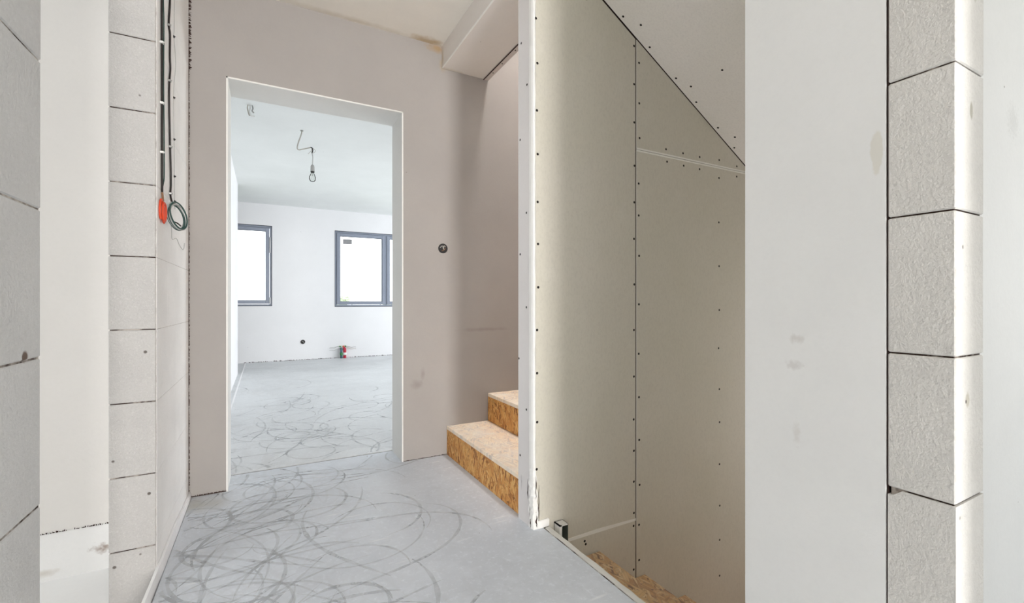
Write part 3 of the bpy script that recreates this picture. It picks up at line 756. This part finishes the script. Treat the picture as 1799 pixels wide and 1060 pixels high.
# ------------------------------------------------------------------ stairs of strand board
up = thing('stair_flight', 'orange brown strand board stair climbing behind the gypsum partition', 'staircase', (1.03, 2.29, 0))
RX, GO, RH = 1.029, 0.292, 0.1845
for i in range(7):
    x0 = RX + GO * i; z1 = RH * (i + 1)
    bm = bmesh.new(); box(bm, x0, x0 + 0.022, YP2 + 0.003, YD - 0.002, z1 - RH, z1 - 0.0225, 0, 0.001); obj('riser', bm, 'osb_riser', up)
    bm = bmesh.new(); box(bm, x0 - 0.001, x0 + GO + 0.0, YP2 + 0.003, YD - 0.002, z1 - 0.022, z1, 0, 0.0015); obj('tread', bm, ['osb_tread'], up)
dn = thing('stair_flight', 'strand board stair going down below the pale floor edge', 'staircase', (XE, 1.2, -0.19))
for i in range(8):
    x0 = XE + 0.005 + 0.287 * i; z1 = -0.185 - 0.190 * i
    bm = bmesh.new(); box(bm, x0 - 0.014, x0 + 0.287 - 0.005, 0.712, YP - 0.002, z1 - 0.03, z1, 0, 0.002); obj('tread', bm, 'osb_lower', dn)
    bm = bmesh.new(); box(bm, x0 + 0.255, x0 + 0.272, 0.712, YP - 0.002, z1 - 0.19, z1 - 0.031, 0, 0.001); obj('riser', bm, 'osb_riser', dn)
bm = bmesh.new(); box(bm, 1.0, 4.2, 0.6, YP2, -2.7, -2.5); box(bm, 1.0, XE - 0.03, 0.6, YP2, -2.6, -0.13)
struct('floor_stairwell', bm, 'raw_floor')

# ------------------------------------------------------------------ edge strips
bm = bmesh.new()
ys = [0.72 + 0.04 * i for i in range(24)]
prev = None
for y in ys + [1.662]:
    a = XE + random.uniform(-0.0012, 0.0022); z = 0.003 + random.uniform(-0.0008, 0.0012)
    row = [bm.verts.new(p) for p in ((XE - 0.0245 + random.uniform(-.001, .001), y, -0.13), (XE - 0.0245 + random.uniform(-.0012, .0012), y, z), (a - 0.003, y, z), (a, y, z - 0.003), (a, y, -0.13))]
    if prev:
        for k in range(4): bm.faces.new((prev[k], prev[k + 1], row[k + 1], row[k]))
    prev = row
tag(obj('edge_strip', bm, 'edge'), 'pale ragged edge strip along the floor above the lower stair', 'edge strip')
bm = bmesh.new(); box(bm, XE - 0.0262, XE - 0.0240, 0.72, 1.66, -0.12, 0.0008)
tag(obj('joint_gap', bm, 'mortar_mid'), None, None, None, 'structure').name = 'trim_4'
bm = bmesh.new()
prev = None
for i in range(45):
    y = YN + 0.02 + (YD - 0.008 - YN - 0.02) * i / 44
    top = 0.047 + 0.003 * math.sin(y * 9) + random.uniform(-0.0015, 0.0015)
    if y > YJ: xb = XL + 0.0035
    else: xb = XL + 0.0005
    if y > 2.4: top *= 1 - 0.45 * (y - 2.4) / 0.37
    row = [bm.verts.new(p) for p in ((xb, y, -0.12), (xb, y, top), (xb + 0.0085, y, top - 0.001), (xb + 0.0105, y, -0.12))]
    if prev:
        for k in range(4): bm.faces.new((prev[k], prev[(k + 1) % 4], row[(k + 1) % 4], row[k]))
    else: bm.faces.new(row)
    prev = row
bm.faces.new(prev[::-1])
tag(obj('foam_strip', bm, 'foam'), 'white foam strip standing along the foot of the left block wall', 'edge strip')

# ------------------------------------------------------------------ offcut of steel channel at the stair edge
bm = bmesh.new()
cx0, cx1, cz0, cz1, cy0, cy1, th = 1.121, 1.166, -0.070, 0.012, 1.632, YP - 0.004, 0.0026
box(bm, cx0, cx0 + th * 2, cy0, cy1, cz0, cz1, 1); box(bm, cx0, cx1, cy0, cy1, cz1 - th * 2, cz1, 1); box(bm, cx1 - th, cx1, cy0, cy1, cz0, cz1, 0)  # left and top painted pale as lit, hollow painted dark as shade
box(bm, cx0, cx1, cy1 - th, cy1, cz0, cz1, 0)
box(bm, cx0 + 0.004, cx0 + 0.012, cy0, cy0 + th, cz0, cz1, 1)
tag(obj('steel_channel', bm, ['galvanised_dark', 'edge']), 'short open steel channel stub against the gypsum board at floor edge', 'metal profile')

# ------------------------------------------------------------------ cables on the left block wall
X0 = XL + 0.0022
def cable(name, label, pts, r, mat, clips=(), group=None):
    t = thing(name, label, 'cable', pts[0], group)
    bm = bmesh.new(); tube(bm, pts, r, 8); obj('sheath', bm, mat, t)
    for (c, m) in clips:
        bm = bmesh.new(); box(bm, X0 - 0.0005, c[0] + r + 0.002, c[1] - r - 0.005, c[1] + r + 0.003, c[2] - 0.004, c[2] + 0.004, 0, 0.001)
        lathe(bm, [(0.0022, 0), (0.0022, 0.004)], (c[0] + r + 0.001, c[1] - r - 0.003, c[2]), 'x', 8)
        obj('clip', bm, m, t)
    return t
xa = XL + 0.007
t = cable('hanging_cable', 'thick black cable clipped down the block wall, ending above the orange cable loop',
      [(xa, 2.072, CZ), (xa, 2.070, 2.3), (xa, 2.070, 2.0), (xa, 2.074, 1.8), (xa, 2.073, 1.6), (xa, 2.076, 1.385)], 0.0036, 'black_cable',
      [((xa, 2.070, 1.93), 'white_plastic'), ((xa, 2.073, 1.71), 'white_plastic'), ((xa, 2.074, 1.53), 'white_plastic')])
cable('hanging_cable', 'thin grey green cable running close beside the thick black cable',
      [(XL + .005, 2.122, CZ), (XL + .005, 2.121, 2.3), (XL + .005, 2.112, 2.12), (XL + .005, 2.121, 2.03), (XL + .005, 2.117, 1.8), (XL + .005, 2.126, 1.6), (XL + .005, 2.128, 1.46), (XL + .005, 2.112, 1.425), (XL + .006, 2.088, 1.405)], 0.0020, 'teal_cable')
xb = XL + 0.0065
cable('hanging_cable', 'wavy black cable clipped down to the coiled dark green cable',
      [(xb, 2.240, CZ), (xb, 2.240, 2.35), (xb, 2.236, 2.185), (xb, 2.213, 2.09), (xb, 2.214, 2.065), (xb, 2.237, 2.045), (xb, 2.233, 1.958), (xb, 2.243, 1.913), (xb, 2.224, 1.856), (xb, 2.218, 1.777), (xb, 2.236, 1.618), (xb, 2.254, 1.505), (xb, 2.255, 1.45), (xb, 2.245, 1.412), (xb + 0.006, 2.225, 1.386), (XL + 0.022, 2.205, 1.362)], 0.0036, 'black_cable',
      [((xb, 2.214, 2.07), 'brass'), ((xb, 2.224, 1.856), 'brass'), ((xb, 2.24, 1.60), 'brass'), ((xb, 2.246, 1.415), 'brass')])
xc = XL + 0.0036
cable('hanging_cable', 'thin pale wire nailed beside the wavy black cable',
      [(xc, 2.355, CZ), (xc, 2.354, 2.246), (xc, 2.349, 2.12), (xc, 2.342, 2.09), (xc, 2.388, 2.0), (xc, 2.345, 1.889), (xc, 2.338, 1.77), (xc, 2.349, 1.663), (xc, 2.356, 1.532), (xc, 2.361, 1.40), (xc, 2.37, 1.375)], 0.0011, 'grey_plastic',
      [((xc, 2.342, 2.09), 'black_plastic'), ((xc, 2.342, 1.835), 'black_plastic'), ((xc, 2.349, 1.663), 'black_plastic'), ((xc, 2.356, 1.51), 'black_plastic'), ((xc, 2.361, 1.406), 'black_plastic')])
# orange loop: long narrow turns of bright cable hanging under a brown end
bm = bmesh.new()
for (cy, cz, ry, rz, dx, tilt) in [(2.062, 1.320, 0.024, 0.036, 0.0, 0.10), (2.098, 1.316, 0.022, 0.034, 0.002, -0.1), (2.082, 1.312, 0.032, 0.034, 0.006, 0.05), (2.086, 1.304, 0.014, 0.030, 0.004, 0.0)]:
    tube(bm, [(XL + 0.0068 + dx, cy + ry * math.cos(q) + tilt * rz * math.sin(q), cz + rz * math.sin(q)) for q in (k * math.pi / 5 for k in range(10))], 0.0036, 8, 0, True, 4)
t = thing('cable_coil', 'bright orange red cable folded into a narrow hanging loop on the wall', 'cable', (X0, 2.08, 1.28))
obj('loop', bm, 'orange', t)
bm = bmesh.new(); tube(bm, [(xa, 2.076, 1.384), (XL + .008, 2.078, 1.37), (XL + .009, 2.082, 1.352)], 0.0036, 8); o = obj('lead_end', bm, 'brown_cable', t); o['label'] = 'brown cable end'
# dark green coil hanging off the wall
c0 = Vector((-0.303, 2.185, 1.315)); e1 = Vector((0.6, 0.8, 0)).normalized(); e2 = Vector((0, 0, 1)); nn = e2.cross(e1)
bm = bmesh.new(); bm2 = bmesh.new()
for i in range(5):
    a, b = 0.034 + 0.003 * math.sin(i * 2.1), 0.050 + 0.003 * math.cos(i * 1.7); tl = 0.45 + 0.10 * math.sin(i * 3.3)
    pts = []
    for k in range(12):
        q = k * math.pi / 6; u_, v_ = a * math.cos(q), b * math.sin(q)
        ur, vr = u_ * math.cos(tl) - v_ * math.sin(tl), u_ * math.sin(tl) + v_ * math.cos(tl)
        pts.append(c0 + e1 * (ur + 0.004 * math.sin(i * 1.9)) + e2 * (vr + 0.004 * math.cos(i * 2)) + nn * (0.004 * (i - 2)))
    tube(bm if i not in (1, 3) else bm2, pts, 0.0027, 8, 0, True, 4)
t = thing('cable_coil', 'dark green cable coiled in a ring hanging beside the orange loop', 'cable', (-0.32, 2.2, 1.27))
obj('coil', bm, 'teal_cable', t); o = obj('coil', bm2, 'grey_plastic', t); o['label'] = 'paler grey turns of the coil'
bm = bmesh.new(); tube(bm, [c0 + e1 * -0.012 + e2 * -0.020 + nn * 0.008, c0 + e1 * 0.010 + e2 * -0.022 + nn * 0.010, c0 + e1 * 0.026 + e2 * -0.032 + nn * 0.008], 0.0026, 8); obj('tie', bm, 'black_cable', t)
cable('loose_wire', 'thin loose grey wire looping under the green cable coil',
      [(XL + .012, 2.22, 1.30), (XL + .010, 2.25, 1.262), (XL + .006, 2.29, 1.238), (XL + .010, 2.36, 1.25), (XL + .006, 2.46, 1.235), (XL + .005, 2.58, 1.225), (XL + .005, 2.62, 1.26)], 0.001, 'grey_plastic')

# ------------------------------------------------------------------ flush socket box in the door wall
def socket_box(c, r, label, wires):
    t = thing('socket_box', label, 'socket box', c)
    bm = bmesh.new(); lathe(bm, [(r, 0.0), (r, -0.004), (r * 0.9, -0.005), (r * 0.86, 0.001), (r * 0.84, 0.0005)], c, 'y', 28); obj('rim', bm, 'black_plastic', t)
    bm = bmesh.new(); lathe(bm, [(r * 0.85, -0.0006), (r * 0.85, -0.0014)], c, 'y', 28); obj('back', bm, 'black_plastic', t)
    for pts, m in wires:
        bm = bmesh.new(); tube(bm, [Vector(c) + Vector(p) * r for p in pts], r * 0.085, 8); obj('wire', bm, m, t)
socket_box((1.002, YD - 0.0005, 1.327), 0.031, 'round black socket box with grey wire ends beside the doorway', [
    ([(-.62, -.08, .1), (-.3, -.2, .45), (.05, -.22, .3), (0.1, -.2, -.1)], 'grey_plastic'), ([(.5, -.08, .35), (.2, -.22, .5), (-.05, -.25, .1), (.25, -.2, -.3)], 'beige_cable'), ([(-.3, -.08, -.5), (.0, -.2, -.4), (.35, -.2, -.15), (.5, -.08, .1)], 'brown_cable')])
socket_box((0.563, YF - 0.001, 0.309), 0.036, 'small black socket box low on the far white wall', [([(-.5, -.08, .2), (0, -.3, .3), (.3, -.3, -.2), (.5, -.1, -.4)], 'grey_plastic')])

# ------------------------------------------------------------------ heating pipes and wire stubs at the far wall
def pipe(x_, r, m, label, h0=0.05, h1=0.165):
    t = thing('heating_pipe', label, 'pipe', (x_, YF - 0.05, 0.0))
    bm = bmesh.new(); tube(bm, [(x_, YF - 0.055, 0.0), (x_, YF - 0.055, h1 * 0.55), (x_, YF - 0.05, h1 * 0.9), (x_, YF - 0.012, h1), (x_, YF, h1)], r, 12); obj('sheath', bm, m, t)
    bm = bmesh.new(); lathe(bm, [(r * 1.25, 0.055), (r * 1.25, 0.10)], (x_, YF - 0.055, 0.0), 'z', 16); obj('collar', bm, 'white_plastic' if m == 'red' else 'green', t)
pipe(1.175, 0.018, 'blue', 'blue green pipe bend rising at the foot of the far wall')
pipe(1.232, 0.026, 'red', 'dark red pipe bend rising at the foot of the far wall')
for lab, sgn, z, m in (('upper grey wire reaching left from the pipe bends', -1, 0.195, 'grey_plastic'), ('lower grey wire reaching left from the pipe bends', -1, 0.155, 'grey_plastic'), ('upper grey wire reaching right from the pipe bends', 1, 0.195, 'grey_plastic'), ('lower grey wire reaching right from the pipe bends', 1, 0.165, 'beige_cable')):
    xs = 1.205 + sgn * 0.05
    cable('wire_stub', lab, [(xs, YF - 0.004, z + 0.012), (xs + sgn * 0.05, YF - 0.02, z + 0.008), (xs + sgn * 0.09, YF - 0.03, z - 0.012), (xs + sgn * 0.15, YF - 0.025, z - 0.004), (xs + sgn * 0.17, YF - 0.03, z - 0.014)], 0.0035, m)
bm = bmesh.new(); box(bm, 1.14, 1.27, YF - 0.002, YF, 0.19, 0.225, 0, 0.0005)
for xx, m in ((1.16, 1), (1.215, 2), (1.25, 1)): lathe(bm, [(0.013, 0), (0.013, -0.02)], (xx, YF - 0.002, 0.205), 'y', 10, m)
tag(obj('junction_plate', bm, ['filler', 'green', 'orange']), 'small plate of green and orange wire caps above the pipe bends', 'junction plate')

# ------------------------------------------------------------------ bulb on its ceiling cable, cable end by the door
CR = CZ - 0.02
BC = (0.312, 4.70)
t = thing('hanging_bulb', 'bare bulb hanging on a bent cable from the living room ceiling', 'lamp', (BC[0] - 0.01, BC[1], CR))
bx = 0.392
bm = bmesh.new(); tube(bm, [(0.303, 4.7, CR), (0.298, 4.7, CR - 0.04), (0.272, 4.7, 2.475), (0.264, 4.7, 2.425), (0.277, 4.7, 2.413), (0.30, 4.7, 2.42), (0.345, 4.7, 2.437), (bx - 0.012, 4.7, 2.452)], 0.0055, 8)
obj('ceiling_cable', bm, 'beige_cable', t)
bm = bmesh.new(); lathe(bm, [(0.012, 0), (0.014, -0.008), (0.005, -0.012)], (0.303, 4.7, CR), 'z', 12); obj('ceiling_plug', bm, 'grey_plastic', t)
bm = bmesh.new()
tube(bm, [(bx - 0.014, 4.70, 2.452), (bx - 0.004, 4.695, 2.449), (bx + 0.004, 4.695, 2.428), (bx - 0.002, 4.695, 2.40)], 0.0055, 8)
obj('splice', bm, 'black_plastic', t)
bm = bmesh.new(); tube(bm, [(bx - 0.006, 4.7, 2.452), (bx + 0.022, 4.7, 2.435), (bx + 0.026, 4.7, 2.418), (bx + 0.008, 4.7, 2.402), (bx - 0.002, 4.7, 2.398)], 0.0022, 6)
tube(bm, [(bx + 0.0, 4.7, 2.445), (bx - 0.012, 4.7, 2.415), (bx - 0.036, 4.7, 2.385)], 0.0025, 6); obj('wire', bm, 'beige_cable', t)
bm = bmesh.new(); tube(bm, [(bx - 0.002, 4.7, 2.402), (bx + 0.004, 4.7, 2.37), (bx + 0.004, 4.7, 2.33), (bx + 0.002, 4.7, 2.285)], 0.0036, 8); obj('lamp_cord', bm, 'grey_plastic', t)
bx += 0.003
bm = bmesh.new(); lathe(bm, [(0.004, 2.290), (0.012, 2.286), (0.0175, 2.272), (0.0185, 2.235), (0.0190, 2.226)], (bx, 4.7, 0), 'z', 20); obj('lamp_holder', bm, 'grey_plastic', t)
bm = bmesh.new(); lathe(bm, [(0.0175, 2.2275), (0.0180, 2.219), (0.0150, 2.214)], (bx, 4.7, 0), 'z', 20); obj('bulb_cap', bm, 'black_plastic', t)
bm = bmesh.new(); lathe(bm, [(0.0135, 2.215), (0.0155, 2.205), (0.0230, 2.190), (0.0285, 2.172), (0.0295, 2.158), (0.0265, 2.142), (0.0190, 2.132), (0.008, 2.1275), (0.0008, 2.127)], (bx, 4.7, 0), 'z', 24)
o = obj('bulb', bm, 'bulb_glass', t, smooth=True)
bm = bmesh.new(); tube(bm, [(bx, 4.7, 2.212), (bx, 4.7, 2.182)], 0.003, 8); tube(bm, [(bx - 0.010, 4.7, 2.182), (bx, 4.7, 2.188), (bx + 0.010, 4.7, 2.182)], 0.0008, 6); obj('filament', bm, 'grey_plastic', o)

hx, hy = -0.112, 4.30
t = thing('cable_stub', 'short white cable ends sticking out of the living room ceiling', 'cable', (hx, hy, CR))
for d, pts in enumerate(([(0, 0, 0), (0.002, 0, -0.03), (-0.004, 0, -0.055), (0.01, 0, -0.085), (0.035, 0, -0.088)], [(0.02, 0.005, 0), (0.024, 0, -0.025), (0.018, 0, -0.045), (0.03, 0, -0.06)], [(-0.012, 0.004, 0), (-0.016, 0, -0.03), (-0.008, 0, -0.07), (0.0, 0, -0.09)])):
    bm = bmesh.new(); tube(bm, [Vector((hx, hy, CR)) + Vector(p) for p in pts], 0.0062 - 0.0008 * d, 8); obj('wire', bm, ['white_plastic', 'grey_plastic', 'beige_cable'][d], t)
